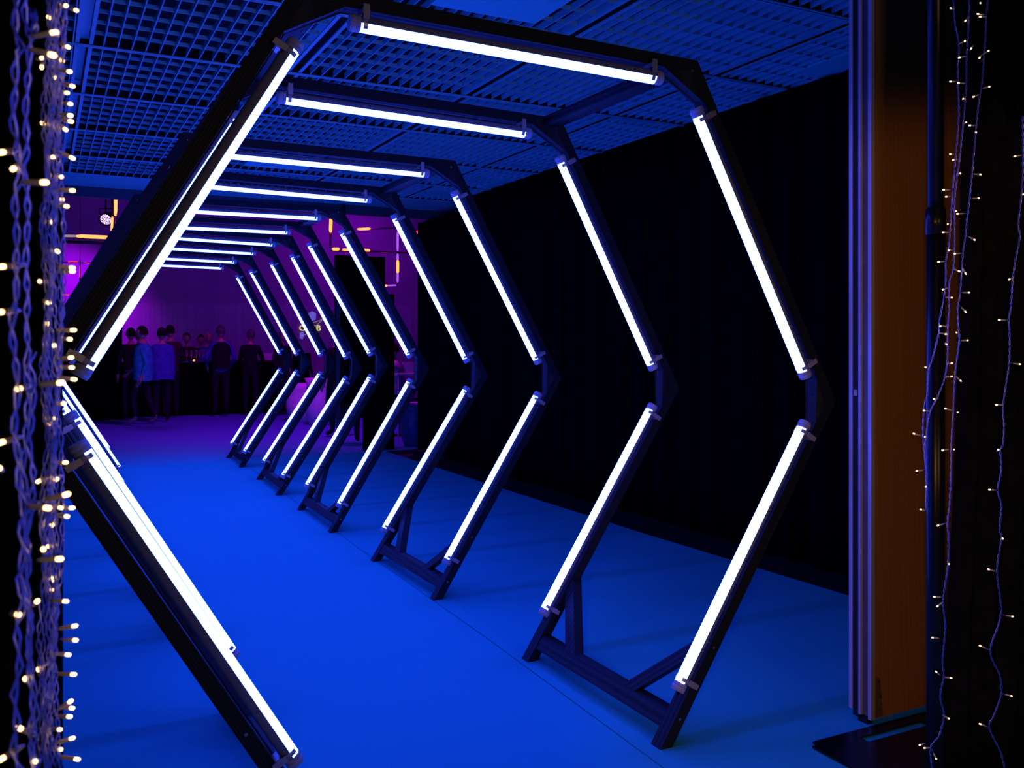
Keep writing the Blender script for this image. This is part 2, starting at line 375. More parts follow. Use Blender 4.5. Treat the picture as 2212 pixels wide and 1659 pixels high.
class Hex:
    def __init__(s, k):
        s.k = k; s.ro = HRO[k]; s.x = HDX[k] * S; s.y = HY[k] * S; s.z = (H0 + HDZ[k]) * S; s.ya = HYA[k]
        s.sides = {}
        for i in (0, 1, 2, 3, 5):
            a = math.radians(30 + 60 * i)
            if i == 1: r, da, al = RT, 0, 0
            elif i in (0, 2): sg = 1 if i == 0 else -1; r, da, al = RU, AU * sg, SU * sg
            else: sg = 1 if i == 5 else -1; r, da, al = RL, AL * sg, SL * sg
            n = v2(a); t = np.array([-n[1], n[0]]); t2 = v2(a + PI / 2 + da); n2 = v2(a + da)
            c = (r * n + al * t) * S
            R = np.array([[math.cos(s.ro), -math.sin(s.ro)], [math.sin(s.ro), math.cos(s.ro)]])
            s.sides[i] = (R @ c + np.array([0, HDZ[k] * 0]), R @ t2, R @ n2)
    def w(s, p, dy=0.0):
        return Vector((p[0] * math.cos(s.ya) + s.x, s.y + p[0] * math.sin(s.ya) + dy, p[1] + s.z))
    def line(s, i, off): c, t, n = s.sides[i]; return c + n * off, t
    def isect(s, i, oi, j, oj):
        p, t = s.line(i, oi); q, u = s.line(j, oj)
        A = np.array([[t[0], -u[0]], [t[1], -u[1]]]); k = np.linalg.solve(A, q - p); return p + t * k[0]
    def foot(s, i, off, z=0.0005):
        p, t = s.line(i, off); k = (z - s.z - p[1]) / t[1]; return p + t * k
Y0, Y1 = 0.0, TD
def grain(o, t):
    t = Vector(t).normalized(); n = t.cross(Vector((0, 1, 0)))
    n = n.normalized() if n.length > 0.1 else Vector((1, 0, 0)); q = t.cross(n); sd = random.random() * 9
    at_ = o.data.attributes.new('grain', 'FLOAT_VECTOR', 'POINT')
    for i, v in enumerate(o.data.vertices): at_.data[i].vector = (v.co.dot(t) + sd, v.co.dot(n) + .35 * v.co.dot(q), v.co.dot(q))
    return o
def slab(b, h, poly, y0, y1): b.prism([h.w(p, y0) for p in poly], [h.w(p, y1) for p in poly])
ORD = {0: (5, 1), 1: (0, 2), 2: (1, 3), 3: (2, None), 5: (0, None)}
tube_mesh = None
def lamp_meshes():
    """tube lamp along +x, lit side towards -z, centre at origin"""
    R = 0.0262; L = TL_ - 0.03; hs = MB(); li = MB(); seg = 20
    a0, a1 = math.radians(-90 - 84), math.radians(-90 + 84)
    def arc(mb, a, b, n, r):
        v = []; f = []
        for j in range(n + 1):
            t = a + (b - a) * j / n
            for x in (-L / 2, L / 2): v.append((x, r * math.cos(t), r * math.sin(t)))
        for j in range(n): f.append((2 * j, 2 * j + 1, 2 * j + 3, 2 * j + 2))
        mb.add(v, f, 0, True)
    arc(li, a0, a1, 12, R); arc(hs, a1, a0 + 2 * PI, 12, R + 0.0006); arc(hs, a0, a1, 8, R * 0.6)
    cap = MB()
    for r, x0, x1 in ((0.0282, 0, 0.016), (0.0262, 0.016, 0.021)):
        cap.tube([(x0, 0, 0), (x1, 0, 0)], r, 20)
    cap.tube([(-0.012, 0, 0), (0, 0, 0)], 0.0275, 20)
    clip = MB(); v = []; f = []; n = 14
    for j in range(n + 1):
        t = math.radians(-90 + 48) + math.radians(264) * j / n
        for x in (-0.007, 0.007):
            for r in (0.0275, 0.0292): v.append((x, r * math.cos(t), r * math.sin(t)))
    for j in range(n):
        a = 4 * j; f += [(a + 1, a + 3, a + 7, a + 5), (a, a + 4, a + 6, a + 2), (a, a + 1, a + 5, a + 4), (a + 2, a + 6, a + 7, a + 3)]
    f += [(0, 2, 3, 1), (4 * n, 4 * n + 1, 4 * n + 3, 4 * n + 2)]
    clip.add(v, f)
    clip.box((-0.010, -0.034, 0.012), (0.010, -0.0285, GAP + 0.012)); clip.box((-0.012, -0.0285, 0.0295), (0.012, 0.03, GAP - 0.001))
    return hs.mesh('lamp_housing', M['house']), li.mesh('lit_diffuser', M['tube']), cap.mesh('end_cap', M['cap']), clip.mesh('clip', M['clip'])
LM = lamp_meshes()
names5 = ['nearest double hexagon arch of black timber, its left legs close to the camera',
          'second double hexagon arch of black timber from the camera, beside the dark curtain',
          'third double hexagon arch of black timber, middle one of the five in the tunnel',
          'fourth double hexagon arch of black timber, just before the farthest one',
          'farthest double hexagon arch of black timber at the end of the tunnel']
hexes = [Hex(k) for k in range(10)]
for m5 in range(5):
    ha, hb = hexes[2 * m5], hexes[2 * m5 + 1]
    T = thing('hexagon_arch', names5[m5], 'light arch', (ha.x, ha.y, 0), 0, 'hexagonal light arches forming the tunnel')
    for h in (ha, hb):
        gi, go = GAP, GAP + TW
        for i in (0, 1, 2):
            p, n = ORD[i]
            poly = [h.isect(i, gi, p, gi), h.isect(i, gi, n, gi), h.isect(i, go, n, go), h.isect(i, go, p, go)]
            b = MB(); slab(b, h, poly, Y0, Y1); local(T, grain(b.obj('beam' if i == 1 else 'upper_post', M['stain']), h.w(poly[1]) - h.w(poly[0])))
        for i in (3, 5):
            p = 2 if i == 3 else 0
            poly = [h.isect(i, gi, p, gi), h.isect(i, go, p, go), h.foot(i, go), h.foot(i, gi)]
            b = MB(); slab(b, h, poly, Y0, Y1); local(T, grain(b.obj('leg', M['stain']), h.w(poly[3]) - h.w(poly[0])))
            sgn = 1 if i == 3 else -1
            for k_, dd in ((0.12, 0.024), (0.42, 0.03)):
                q = h.foot(i, gi + 0.022) ; tt = h.sides[i][1]; tt = tt if tt[1] > 0 else -tt
                q = q + tt * k_; s_ = MB().tube([h.w(q, -0.002), h.w(q, 0.001)], 0.0055, 10); local(T, s_.obj('screw', M['screw']))
        for (i, j, g) in ((0, 1, 0.128), (1, 2, 0.128), (0, 5, 0.105), (2, 3, 0.105)):
            c0 = h.isect(i, gi, j, gi); pi_, ti = h.line(i, gi); pj, tj = h.line(j, gi)
            ti = ti if np.dot(ti, -c0 + pi_) > 0 else -ti; tj = tj if np.dot(tj, -c0 + pj) > 0 else -tj
            b = MB(); slab(b, h, [c0, c0 + ti * g, c0 + tj * g], 0.003, TD - 0.003); go_ = local(T, grain(b.obj('corner_gusset', M['ply']), (0, 1, 0)))
            for a_ in go_.data.attributes['grain'].data: a_.vector = (a_.vector[1], a_.vector[0], a_.vector[2])
            mid = c0 + (ti + tj) * g / 2
            for u in (0.3, -0.3):
                q = mid + (ti - tj) * g * u / 2 * 1.0; nrm = -(ti + tj) ; nrm = nrm / np.linalg.norm(nrm)
                s_ = MB().tube([h.w(q + nrm * 0.0, 0.03), h.w(q - nrm * 0.0015, 0.03)], 0.005, 8); local(T, s_.obj('screw', M['rubber']))
            cc = h.isect(i, gi + TW * .5, j, gi + TW * .5); 
            if g > 0.12:
                s_ = MB().tube([h.w(cc * 0.985, -0.002), h.w(cc * 0.985, 0.001)], 0.0065, 10); local(T, s_.obj('screw', M['screw']))
        for i in (0, 1, 2, 3, 5):
            c, t, n = h.sides[i]
            X = (h.w(c + t) - h.w(c)).normalized(); Z = (h.w(c + n) - h.w(c)).normalized(); Y = Z.cross(X)
            mt = Matrix((X, Y, Z)).transposed().to_4x4()
            if Y.y < 0:
                X = -X; Y = Z.cross(X); mt = Matrix((X, Y, Z)).transposed().to_4x4()
            o = link('tube_lamp', LM[0], T); o.location = h.w(c, 0.004) - T.location; o.rotation_euler = mt.to_euler()
            o['label'] = 'tube lamp, lit blue-white on its inner side'
            link('lit_diffuser', LM[1], o)
            for sx in (-1, 1):
                e = link('end_cap', LM[2], o); e.location = (sx * (TL_ / 2 - 0.018), 0, 0); e.rotation_euler = (0, 0, 0 if sx > 0 else PI)
                cl = link('clip', LM[3], o); cl.location = (sx * (TL_ / 2 - 0.045), 0, 0)
            # cable from lamp to lamp along the timber
        cb = MB(); pts = []
        for i in (5, 0, 1, 2, 3):
            c, t, n = h.sides[i]
            for u in (-0.62, -0.3, 0.0, 0.3, 0.62): pts.append(h.w(c + t * u * 1.0 + n * (GAP - 0.006), 0.048 + 0.006 * math.sin(u * 9 + i)))
        cb.tube(pts, 0.003, 5); local(T, cb.obj('cable', M['rubber']))
    # low rails, knee braces, top spacers joining the two hexagons
    for i in (3, 5):
        def P(sv, yv, off):
            fa = ha.foot(i, GAP + off); fb = hb.foot(i, GAP + off)
            ta = ha.sides[i][1]; ta = ta if ta[1] > 0 else -ta; tb = hb.sides[i][1]; tb = tb if tb[1] > 0 else -tb
            A = ha.w(fa + ta * sv, TD); B = hb.w(fb + tb * sv, 0.0); return A.lerp(B, yv)
        Ly = hb.y - ha.y - TD
        def pr(poly, name, o0=0.003, o1=0.043):
            b = MB(); b.prism([P(s_, y_ / Ly, o0) for s_, y_ in poly], [P(s_, y_ / Ly, o1) for s_, y_ in poly]); local(T, grain(b.obj(name, M['stain']), P(poly[1][0], poly[1][1] / Ly, 0) - P(poly[0][0], poly[0][1] / Ly, 0) if name == 'bottom_rail' else P(poly[2][0], poly[2][1] / Ly, 0) - P(poly[1][0], poly[1][1] / Ly, 0)))
        pr([(0.072, 0), (0.072, Ly), (0.137, Ly), (0.137, 0)], 'bottom_rail')
        pr([(0.137, 0.235), (0.137, 0.325), (0.46, 0), (0.375, 0)], 'knee_brace')
        pr([(0.137, Ly - 0.235), (0.375, Ly), (0.46, Ly), (0.137, Ly - 0.325)], 'knee_brace')
    for sx in (-1, 1):
        ca = ha.isect(1, GAP + TW / 2, 0 if sx > 0 else 2, GAP + TW / 2); cb_ = hb.isect(1, GAP + TW / 2, 0 if sx > 0 else 2, GAP + TW / 2)
        A = ha.w(ca, TD); B = hb.w(cb_, 0); b = MB()
        prof = [(-0.085, -0.022), (0.0, -0.022), (0.0, 0.022), (-0.085, 0.022)]
        b.prism([A + Vector((sx * x, 0, z)) for x, z in prof], [B + Vector((sx * x, 0, z)) for x, z in prof]); local(T, grain(b.obj('top_spacer', M['stain']), B - A))

# ================================================================== POLE, BASE PLATE, FOREGROUND DRAPES
PD = 3.2
pf = at(2021, 900, PD); pole = thing('drape_pole', 'black telescopic pipe and drape pole standing beside the orange wood panel', 'pole', (pf.x, pf.y, 0))
b = MB(); b.tube([(0, 0, 0.014), (0, 0, 2.0)], 0.030, 28); b.obj('lower_tube', M['steel'], pole)
b = MB(); b.tube([(0, 0, 2.0), (0, 0, 3.9)], 0.0262, 28); b.obj('upper_tube', M['steel'], pole)
b = MB(); b.lathe([(0.0302, 1.925), (0.0335, 1.925), (0.0335, 2.01), (0.027, 2.012)], 28); b.obj('sleeve', M['steel'], pole)
c1, c2, c3, c4 = floor_at(1743, 1612), floor_at(1830, 1583), floor_at(2003, 1542), floor_at(1830, 1659)
n1 = (c3 - c1).normalized(); n2 = Vector((n1.y, -n1.x, 0)) if (c4 - c1).dot(Vector((n1.y, -n1.x, 0))) > 0 else Vector((-n1.y, n1.x, 0))
A = c1; B = c1 + n1 * 0.80; Cc = B + n2 * 0.62; D = A + n2 * 0.62
def sl(a, b_, z0, z1, bb):
    poly = [A + n1 * a[0] + n2 * b_[0], A + n1 * a[1] + n2 * b_[0], A + n1 * a[1] + n2 * b_[1], A + n1 * a[0] + n2 * b_[1]]
    bb.prism([(p.x, p.y, z0) for p in poly], [(p.x, p.y, z1) for p in poly])
b = MB(); cr = 0.03
sl((cr, 0.22), (0.0, 0.62), 0.004, 0.012, b); sl((0, cr), (0.03, 0.59), 0.004, 0.012, b)
sl((0.22, 0.56), (0.0, 0.055), 0.004, 0.012, b); sl((0.22, 0.56), (0.105, 0.62), 0.004, 0.012, b); sl((0.56, 0.80), (0.0, 0.62), 0.004, 0.012, b)
sl((0.03, 0.79), (0.02, 0.035), 0.0, 0.004, b); sl((0.03, 0.79), (0.58, 0.6), 0.0, 0.004, b)
bp = b.obj('base_plate', M['steel']); local(pole, bp); bp['label'] = 'flat black steel base plate with a carrying slot'

dr = drape_panel('foreground_drape', at(2086, 900, 3.36).xy, at(2440, 900, 3.45).xy, -0.0 + 0.01, 3.7, 0.012, 8, M['drape_dark'], None, 31, nz=14,
                 edge=lambda z: float(np.interp(z * 3.69, [0, 0.58, 0.97, 1.69, 2.8], [-0.085, -0.068, -0.040, -0.018, 0.0])))
tag(dr, 'black drape hanging at the right edge behind the single fairy light string', 'drape')
dl = drape_panel('foreground_drape', at(-420, 900, 1.30).xy, at(123, 900, 1.30).xy, 0.01, 3.0, 0.010, 6, M['drape_dark'], None, 32, nz=8)
tag(dl, 'black drape hanging at the left edge behind the dense fairy light bundle', 'drape')

# ================================================================== FAIRY LIGHTS
def bulb_meshes(s):
    h = MB(); h.tube([(0, 0, 0), (0, 0, 0.004), (0, 0, 0.016), (0, 0, 0.0175)], [0.0012 * s, 0.0023 * s, 0.0026 * s, 0.0022 * s], 8)
    l = MB(); l.tube([(0, 0, 0.0175), (0, 0, 0.019), (0, 0, 0.0225), (0, 0, 0.0238)], [0.0019 * s, 0.0022 * s, 0.0021 * s, 0.0009 * s], 8)
    return h.mesh('bulb_holder', M['holder']), l.mesh('led_tip', M['led'])
BH, BL = bulb_meshes(1.0)
def strand(label, path, bulbs, d, group, wr=0.0011, jit=0.0, twist=True, seed=0, dd=0.0):
    rnd = random.Random(seed)
    pts = [at(x, y, d + rnd.uniform(-jit, jit) + dd * (y / 1659)) for x, y in path]
    # smooth resample
    dens = []
    for i in range(len(pts) - 1):
        p0, p1, p2, p3 = pts[max(i - 1, 0)], pts[i], pts[i + 1], pts[min(i + 2, len(pts) - 1)]
        n = max(2, int((p2 - p1).length / 0.009))
        for j in range(n):
            t = j / n
            dens.append(0.5 * ((2 * p1) + (-p0 + p2) * t + (2 * p0 - 5 * p1 + 4 * p2 - p3) * t * t + (-p0 + 3 * p1 - 3 * p2 + p3) * t ** 3))
    dens.append(pts[-1])
    T = thing('fairy_light_string', label, 'string lights', tuple(dens[-1]), 0, group)
    b = MB(); L = 0; q = []
    ex = Vector((math.cos(YAW), -math.sin(YAW), 0)); ey = Vector((math.sin(YAW), math.cos(YAW), 0))
    ph = rnd.uniform(0, 6)
    for k in (0, 1):
        pp = []; L = 0
        for i, p in enumerate(dens):
            if i: L += (p - dens[i - 1]).length
            a = L * 2 * PI / 0.046 + ph + k * PI; r = 0.0019
            pp.append(p + ex * math.cos(a) * r * 1.3 + ey * math.sin(a) * r)
        b.tube(pp, wr, 5)
    local(T, b.obj('wire', M['wire']))
    px = [CXp for CXp in path]
    for bu in bulbs:
        tip = bu[:2]; base = bu[2:4] if len(bu) >= 4 else (tip[0] - 3, tip[1] + 1)
        facing = len(bu) < 4
        P = at(base[0], base[1], d); Q = at(tip[0], tip[1], d)
        if facing: v = (CAM - Q).normalized() * 0.9 + Vector((rnd.uniform(-.3, .3), 0, rnd.uniform(-.2, .2)))
        else:
            v = Q - P; full = 0.0238
            ln = v.length
            if ln < full: v = v + (CAM - P).normalized() * math.sqrt(max(0, full * full - ln * ln)) * rnd.choice((1, 0.9))
        v.normalize(); start = Q - v * 0.0238
        mt = v.to_track_quat('Z', 'Y').to_euler()
        o = link('bulb', BH, T); o.location = start - T.location; o.rotation_euler = mt
        link('led_tip', BL, o)
        # lead from the wire to the holder
        if not facing and (start - P).length > 0.004:
            w_ = MB().tube([P, P.lerp(start, 0.5) + Vector((0, 0, 0.001)), start], 0.0009 if d < 2 else 0.0011, 5); local(T, w_.obj('lead', M['wire']))
    return T
RD = 3.0
G = 'fairy light strings on the right'
strand('rightmost fairy light string, hanging alone in front of the black drape',
 [(2209, 250), (2210, 336), (2209, 380), (2207, 420), (2200, 483), (2203, 511), (2194, 560), (2188, 601), (2184, 661), (2179, 692), (2181, 720), (2180, 784), (2167, 874), (2169, 922), (2166, 963), (2161, 971), (2163, 1015), (2155, 1059), (2163, 1091), (2159, 1147), (2164, 1159), (2154, 1231), (2162, 1327), (2139, 1405), (2159, 1457), (2163, 1498), (2147, 1545), (2137, 1572), (2162, 1626), (2171, 1665)],
 [(2190, 338, 2210, 335), (2210, 420), (2179, 604, 2187, 601), (2156, 691, 2178, 692), (2205, 787, 2180, 784), (2150, 874, 2167, 875), (2157, 971), (2135, 1058, 2154, 1059), (2166, 1163), (2133, 1229, 2149, 1234), (2189, 1332, 2163, 1328), (2115, 1394, 2137, 1404), (2187, 1504, 2163, 1498), (2115, 1563, 2136, 1571)], RD - 0.08, G, seed=1)
strand('second fairy light string from the right, reaching down to the base plate',
 [(2135, -10), (2130, 45), (2127, 102), (2121, 181), (2113, 229), (2109, 271), (2104, 332), (2095, 422), (2087, 494), (2086, 507), (2080, 548), (2074, 632), (2069, 661), (2070, 700), (2072, 736), (2063, 808), (2059, 890), (2055, 960), (2055, 998), (2052, 1080), (2047, 1128), (2049, 1160), (2048, 1218), (2042, 1262), (2037, 1302), (2042, 1356), (2036, 1430), (2039, 1460), (2031, 1504), (2039, 1545), (2029, 1588), (2010, 1615), (2014, 1665)],
 [(2118, 7), (2110, 30, 2132, 32), (2115, 36, 2132, 36), (2137, 109, 2120, 119), (2115, 126, 2122, 118), (2139, 187, 2121, 191), (2101, 210, 2115, 204), (2093, 271, 2106, 271), (2109, 286), (2120, 377, 2101, 376), (2116, 428, 2095, 429), (2066, 462, 2087, 461), (2107, 519, 2090, 510), (2060, 548, 2080, 547), (2087, 593, 2080, 580), (2095, 632, 2075, 632), (2087, 675, 2073, 660), (2066, 718), (2092, 735, 2072, 736), (2077, 824, 2064, 812), (2040, 882, 2058, 887), (2069, 891), (2061, 971), (2034, 973, 2050, 971), (2024, 1136, 2044, 1130), (2050, 1218), (2016, 1289, 2038, 1290), (2023, 1311, 2036, 1301), (2012, 1377, 2030, 1379), (2021, 1450, 2031, 1459), (2057, 1465, 2042, 1463), (2051, 1553, 2037, 1545), (1995, 1616, 2010, 1615), (2023, 1641, 2012, 1617), (1985, 1610, 1999, 1605)], RD, G, seed=2)
strand('third fairy light string from the right, crossing the pole midway down',
 [(2093, -10), (2092, 60), (2088, 121), (2087, 181), (2083, 241), (2074, 332), (2063, 422), (2062, 494), (2062, 522), (2059, 580), (2051, 608), (2050, 661), (2047, 716), (2047, 770), (2041, 814), (2025, 857), (2009, 890), (2001, 939), (1999, 971), (2001, 1050), (2000, 1103)],
 [(2084, 47, 2093, 35), (2097, 106, 2103, 97), (2070, 125, 2088, 121), (2068, 179, 2087, 180), (2081, 213), (2087, 264), (2075, 375), (2066, 456), (2074, 587, 2060, 581), (2045, 722, 2028, 719), (2045, 744), (2058, 785, 2049, 785), (2058, 813, 2042, 814), (2016, 862, 2027, 861), (1994, 887, 2009, 888), (1972, 936, 1992, 942), (1998, 944), (1978, 1018, 1997, 1015), (2000, 1051), (1987, 1100, 2001, 1103)], RD + 0.02, G, seed=3)
strand('leftmost of the right-hand fairy light strings, thin and closest to the pole at the top',
 [(2058, -10), (2060, 15), (2063, 54), (2071, 96), (2069, 169), (2071, 250), (2065, 332), (2057, 422), (2053, 488), (2049, 536), (2043, 565), (2043, 601), (2039, 642), (2029, 695), (2028, 719), (2013, 779), (2007, 795), (2003, 852), (1997, 873), (1994, 939), (2001, 1017)],
 [(2052, 17, 2062, 22), (2086, 88, 2071, 95), (2051, 176, 2066, 176), (2051, 333, 2062, 333), (2057, 346, 2070, 344), (2036, 410, 2056, 410), (2042, 425, 2056, 424), (2047, 484), (2035, 502, 2055, 502), (2048, 541, 2060, 540), (2025, 566, 2043, 564), (2035, 626, 2048, 622), (2058, 643, 2041, 642), (2029, 705, 2047, 704), (1998, 793, 2007, 795)], RD + 0.04, G, seed=4)
# left: two close strings and the dense bundle
G = 'fairy light strings on the left'
strand('out-of-focus fairy light string farthest left, nearest the camera',
 [(37, -20), (33, 30), (34, 75), (48, 103), (40, 112), (32, 150), (34, 190), (27, 260), (36, 300), (38, 330), (46, 380), (40, 395), (32, 430), (37, 500), (35, 575), (36, 640), (27, 680), (26, 720), (35, 790), (38, 850), (30, 930), (40, 985), (40, 1050), (52, 1090), (46, 1130), (50, 1200), (40, 1250), (50, 1310), (36, 1350), (42, 1440), (30, 1500), (37, 1560), (28, 1620), (45, 1665)],
 [(122, 121, 50, 103), (27, 366, 38, 358), (-4, 330, 32, 325), (105, 394, 44, 394), (-6, 577, 35, 573), (-8, 675, 27, 672), (36, 841, 60, 835), (-6, 958, 30, 948), (110, 1098, 55, 1093), (-6, 1645, 32, 1622), (42, 1328), (-3, 1010)], 0.80, G, 0.0012, seed=5)
strand('second out-of-focus fairy light string from the left, beside the farthest left one',
 [(60, -20), (52, 20), (58, 60), (68, 80), (76, 60), (70, 20), (76, 60), (66, 90), (62, 140), (58, 200), (55, 240), (58, 330), (50, 350), (57, 400), (60, 470), (56, 560), (60, 640), (57, 700), (62, 760), (54, 800), (62, 835), (58, 900), (55, 960), (50, 1010), (60, 1080), (80, 1082), (58, 1140), (60, 1208), (52, 1240), (60, 1300), (66, 1360), (62, 1440), (72, 1520), (66, 1585), (74, 1665)],
 [(125, 68, 68, 80), (140, 826, 74, 832), (152, 1066, 90, 1082), (137, 1207, 78, 1210), (35, 1570, 70, 1585), (55, 1465), (73, 1645)], 0.86, G, 0.0012, seed=6)
strand('third out-of-focus fairy light string from the left, looping lower down',
 [(72, 760), (64, 790), (74, 830), (70, 880), (66, 930), (62, 960), (72, 1020), (70, 1070), (62, 1110), (56, 1150), (64, 1210), (58, 1262), (66, 1330), (62, 1400), (72, 1470), (80, 1545), (72, 1600), (76, 1665)],
 [(93, 125 + 1060), (82, 1297, 70, 1310)], 0.90, G, 0.0011, seed=7)
bun = [(144, 12, 132, 14), (167, 23, 152, 18), (150, 103, 128, 92), (137, 132, 118, 120), (154, 155, 126, 152), (160, 187, 135, 180), (147, 201), (155, 225, 131, 222), (156, 250, 123, 246), (157, 263, 126, 256), (144, 282, 125, 266), (162, 344, 120, 325), (113, 340), (132, 382), (162, 412, 122, 409), (136, 431, 122, 431), (147, 446, 122, 443), (127, 545, 106, 530), (162, 579, 120, 575), (162, 586, 122, 588), (85, 607), (102, 697, 112, 715), (165, 713, 120, 713), (155, 733, 123, 730), (117, 745), (158, 772, 124, 776), (160, 794, 124, 793), (166, 820, 113, 814), (140, 871, 122, 874), (120, 903), (107, 916), (146, 999, 110, 999), (78, 1042, 104, 1030), (120, 1037), (135, 1098, 106, 1090), (162, 1097, 118, 1098), (148, 1116, 122, 1112), (110, 1135), (117, 1256, 100, 1225), (115, 1273, 103, 1275), (148, 1299, 104, 1297), (168, 1351, 118, 1360), (168, 1383, 130, 1381), (153, 1415, 103, 1410), (165, 1457, 121, 1455), (82, 1443, 87, 1462), (157, 1512, 122, 1535), (160, 1530, 126, 1527), (155, 1548, 118, 1547), (132, 1576, 110, 1574), (162, 1593, 108, 1609), (134, 1619, 104, 1619), (173, 1641, 122, 1633), (90, 264, 102, 275), (93, 125), (90, 148, 92, 130), (122, 68), (104, 36), (118, 168), (112, 480), (108, 655), (104, 1180)]
labs = ['leftmost strand of the dense left bundle of fairy lights', 'second strand within the dense left bundle of fairy lights', 'third strand within the dense left bundle of fairy lights', 'fourth strand within the dense left bundle of fairy lights', 'fifth strand within the dense left bundle of fairy lights', 'sixth strand within the dense left bundle of fairy lights', 'rightmost strand of the dense left bundle of fairy lights', 'thin looping strand at the right edge of the dense left bundle']
rnd = random.Random(5)
cent = [96, 102, 106, 111, 116, 120, 125, 129]
def env(y):  # bundle shifts left lower down as in the photograph
    return 6 if y < 60 else (6 - 6 * min(1, (y - 60) / 300) if y < 360 else (0 if y < 1000 else -7 * min(1, (y - 1000) / 350)))
for i, cx_ in enumerate(cent):
    path = []; y = -20
    while y < 1680:
        path.append((cx_ + env(y) + 6.0 * math.sin(y / (46 + 7 * i) + i * 2.1) + rnd.uniform(-3, 3), y)); y += rnd.uniform(26, 48)
    if i == 7: path = [(x + 3, y) for x, y in path]
    mine = [b_ for j, b_ in enumerate(bun) if j % 8 == i]
    mine = [((b_[0], b_[1]) if len(b_) < 4 else b_) for b_ in mine]
    strand(labs[i], path, mine, 1.10 + 0.014 * (i % 4), G, 0.0010, jit=0.006, seed=10 + i)

# ================================================================== HALL BEYOND: lamps, pipes, columns
def pipe_frame(name, label, pts, Y, r=0.028):
    P = [aty(x, y, Y) for x, y in pts]; T = thing(name, label, 'decoration', (P[0].x, Y, P[0].z))
    return T, P
def pipe(T, pts, Y, r=0.022, m='pipe', name='pipe'):
    P = [aty(x, y, Y) for x, y in pts]; b = MB(); Q = [P[0]]
    for i in range(1, len(P) - 1):
        for t in (0.0, 0.5, 1.0):
            a = P[i] + (P[i - 1] - P[i]).normalized() * 0.06; c = P[i] + (P[i + 1] - P[i]).normalized() * 0.06
            Q.append(a.lerp(P[i], t).lerp(P[i].lerp(c, t), t))
    Q.append(P[-1]); b.tube(Q, r, 10); local(T, b.obj(name, M[m]))
def hang(T, px, py, Y):
    P = aty(px, py, Y); b = MB(); b.tube([P, Vector((P.x, P.y, 6.4))], 0.003, 5); local(T, b.obj('hanging_wire', M['steel']))
def glow(T, a, c, Y, m, r=0.026):
    P = [aty(*a, Y), aty(*c, Y)]; b = MB(); b.tube([P[0], P[0].lerp(P[1], .15), P[0].lerp(P[1], .85), P[1]], [r * .6, r, r, r * .6], 10); local(T, b.obj('glow_segment', M[m]))
T = thing('pipe_sculpture', 'rectangular pipe frame with orange glowing pieces on the left beyond the tunnel', 'decoration', tuple(aty(200, 500, 15.5)))
pipe(T, [(100, 512), (243, 514), (243, 418), (130, 412)], 15.5, 0.020); pipe(T, [(250, 405), (250, 500)], 15.6, 0.02)
glow(T, (250, 413), (249, 466), 15.55, 'orange', 0.024); glow(T, (243, 468), (241, 500), 15.45, 'orange', 0.016)
glow(T, (100, 509), (170, 510), 15.46, 'lineart', 0.018); glow(T, (165, 510), (240, 513), 15.45, 'orange', 0.026)
pipe(T, [(100, 521), (300, 527)], 15.8, 0.022, 'steel'); glow(T, (180, 408), (203, 411), 15.4, 'pink', 0.02)
pipe(T, [(150, 567), (250, 569)], 18.5, 0.008); pipe(T, [(173, 560), (173, 640)], 18.5, 0.008)
hang(T, 243, 418, 15.5); hang(T, 250, 405, 15.6); hang(T, 130, 412, 15.5)
T = thing('pipe_sculpture', 'faint cross-shaped rods with short red glows left of the first arch', 'decoration', tuple(aty(170, 600, 20)))
for a, c in (((147, 566), (168, 566)), ((182, 567), (196, 569)), ((173, 573), (172, 600)), ((124, 585), (124, 598)), ((132, 637), (150, 637))): glow(T, a, c, 20, 'red', 0.011)
pipe(T, [(120, 566), (200, 568)], 20.03, 0.008); pipe(T, [(173, 560), (172, 610)], 20.03, 0.008); pipe(T, [(120, 637), (160, 637)], 20.03, 0.008); hang(T, 124, 566, 20.03); hang(T, 173, 560, 20.03)
T = thing('pipe_sculpture', 'rectangular pipe frame with orange and violet glows right of the tunnel end', 'decoration', tuple(aty(790, 540, 16)))
pipe(T, [(714, 462), (714, 541), (930, 546)], 16, 0.020); pipe(T, [(755, 496), (859, 492), (860, 615), (828, 618)], 16.05, 0.018)
glow(T, (715, 470), (714, 502), 15.96, 'orange', 0.026); glow(T, (718, 538), (733, 538), 15.96, 'orange', 0.026); glow(T, (740, 539), (760, 540), 15.96, 'orange', 0.02)
glow(T, (763, 540), (771, 540), 15.96, 'orange', 0.02); glow(T, (785, 540), (799, 541), 15.96, 'orange', 0.022); glow(T, (772, 495), (800, 494), 16.0, 'orange', 0.02)
glow(T, (859, 562), (859, 590), 16.0, 'orange', 0.024); glow(T, (859, 500), (859, 543), 16.0, 'violet', 0.019); glow(T, (859, 548), (859, 562), 16.0, 'violet', 0.019); glow(T, (859, 590), (859, 610), 16.0, 'violet', 0.019)
glow(T, (836, 617), (856, 616), 16.0, 'violet', 0.014); glow(T, (832, 617), (836, 617), 15.98, 'orange', 0.018)
glow(T, (901, 498), (904, 505), 15.98, 'red', 0.02); glow(T, (898, 535), (901, 542), 15.98, 'red', 0.02)
hang(T, 714, 462, 16); hang(T, 859, 492, 16.05); hang(T, 755, 496, 16.05)
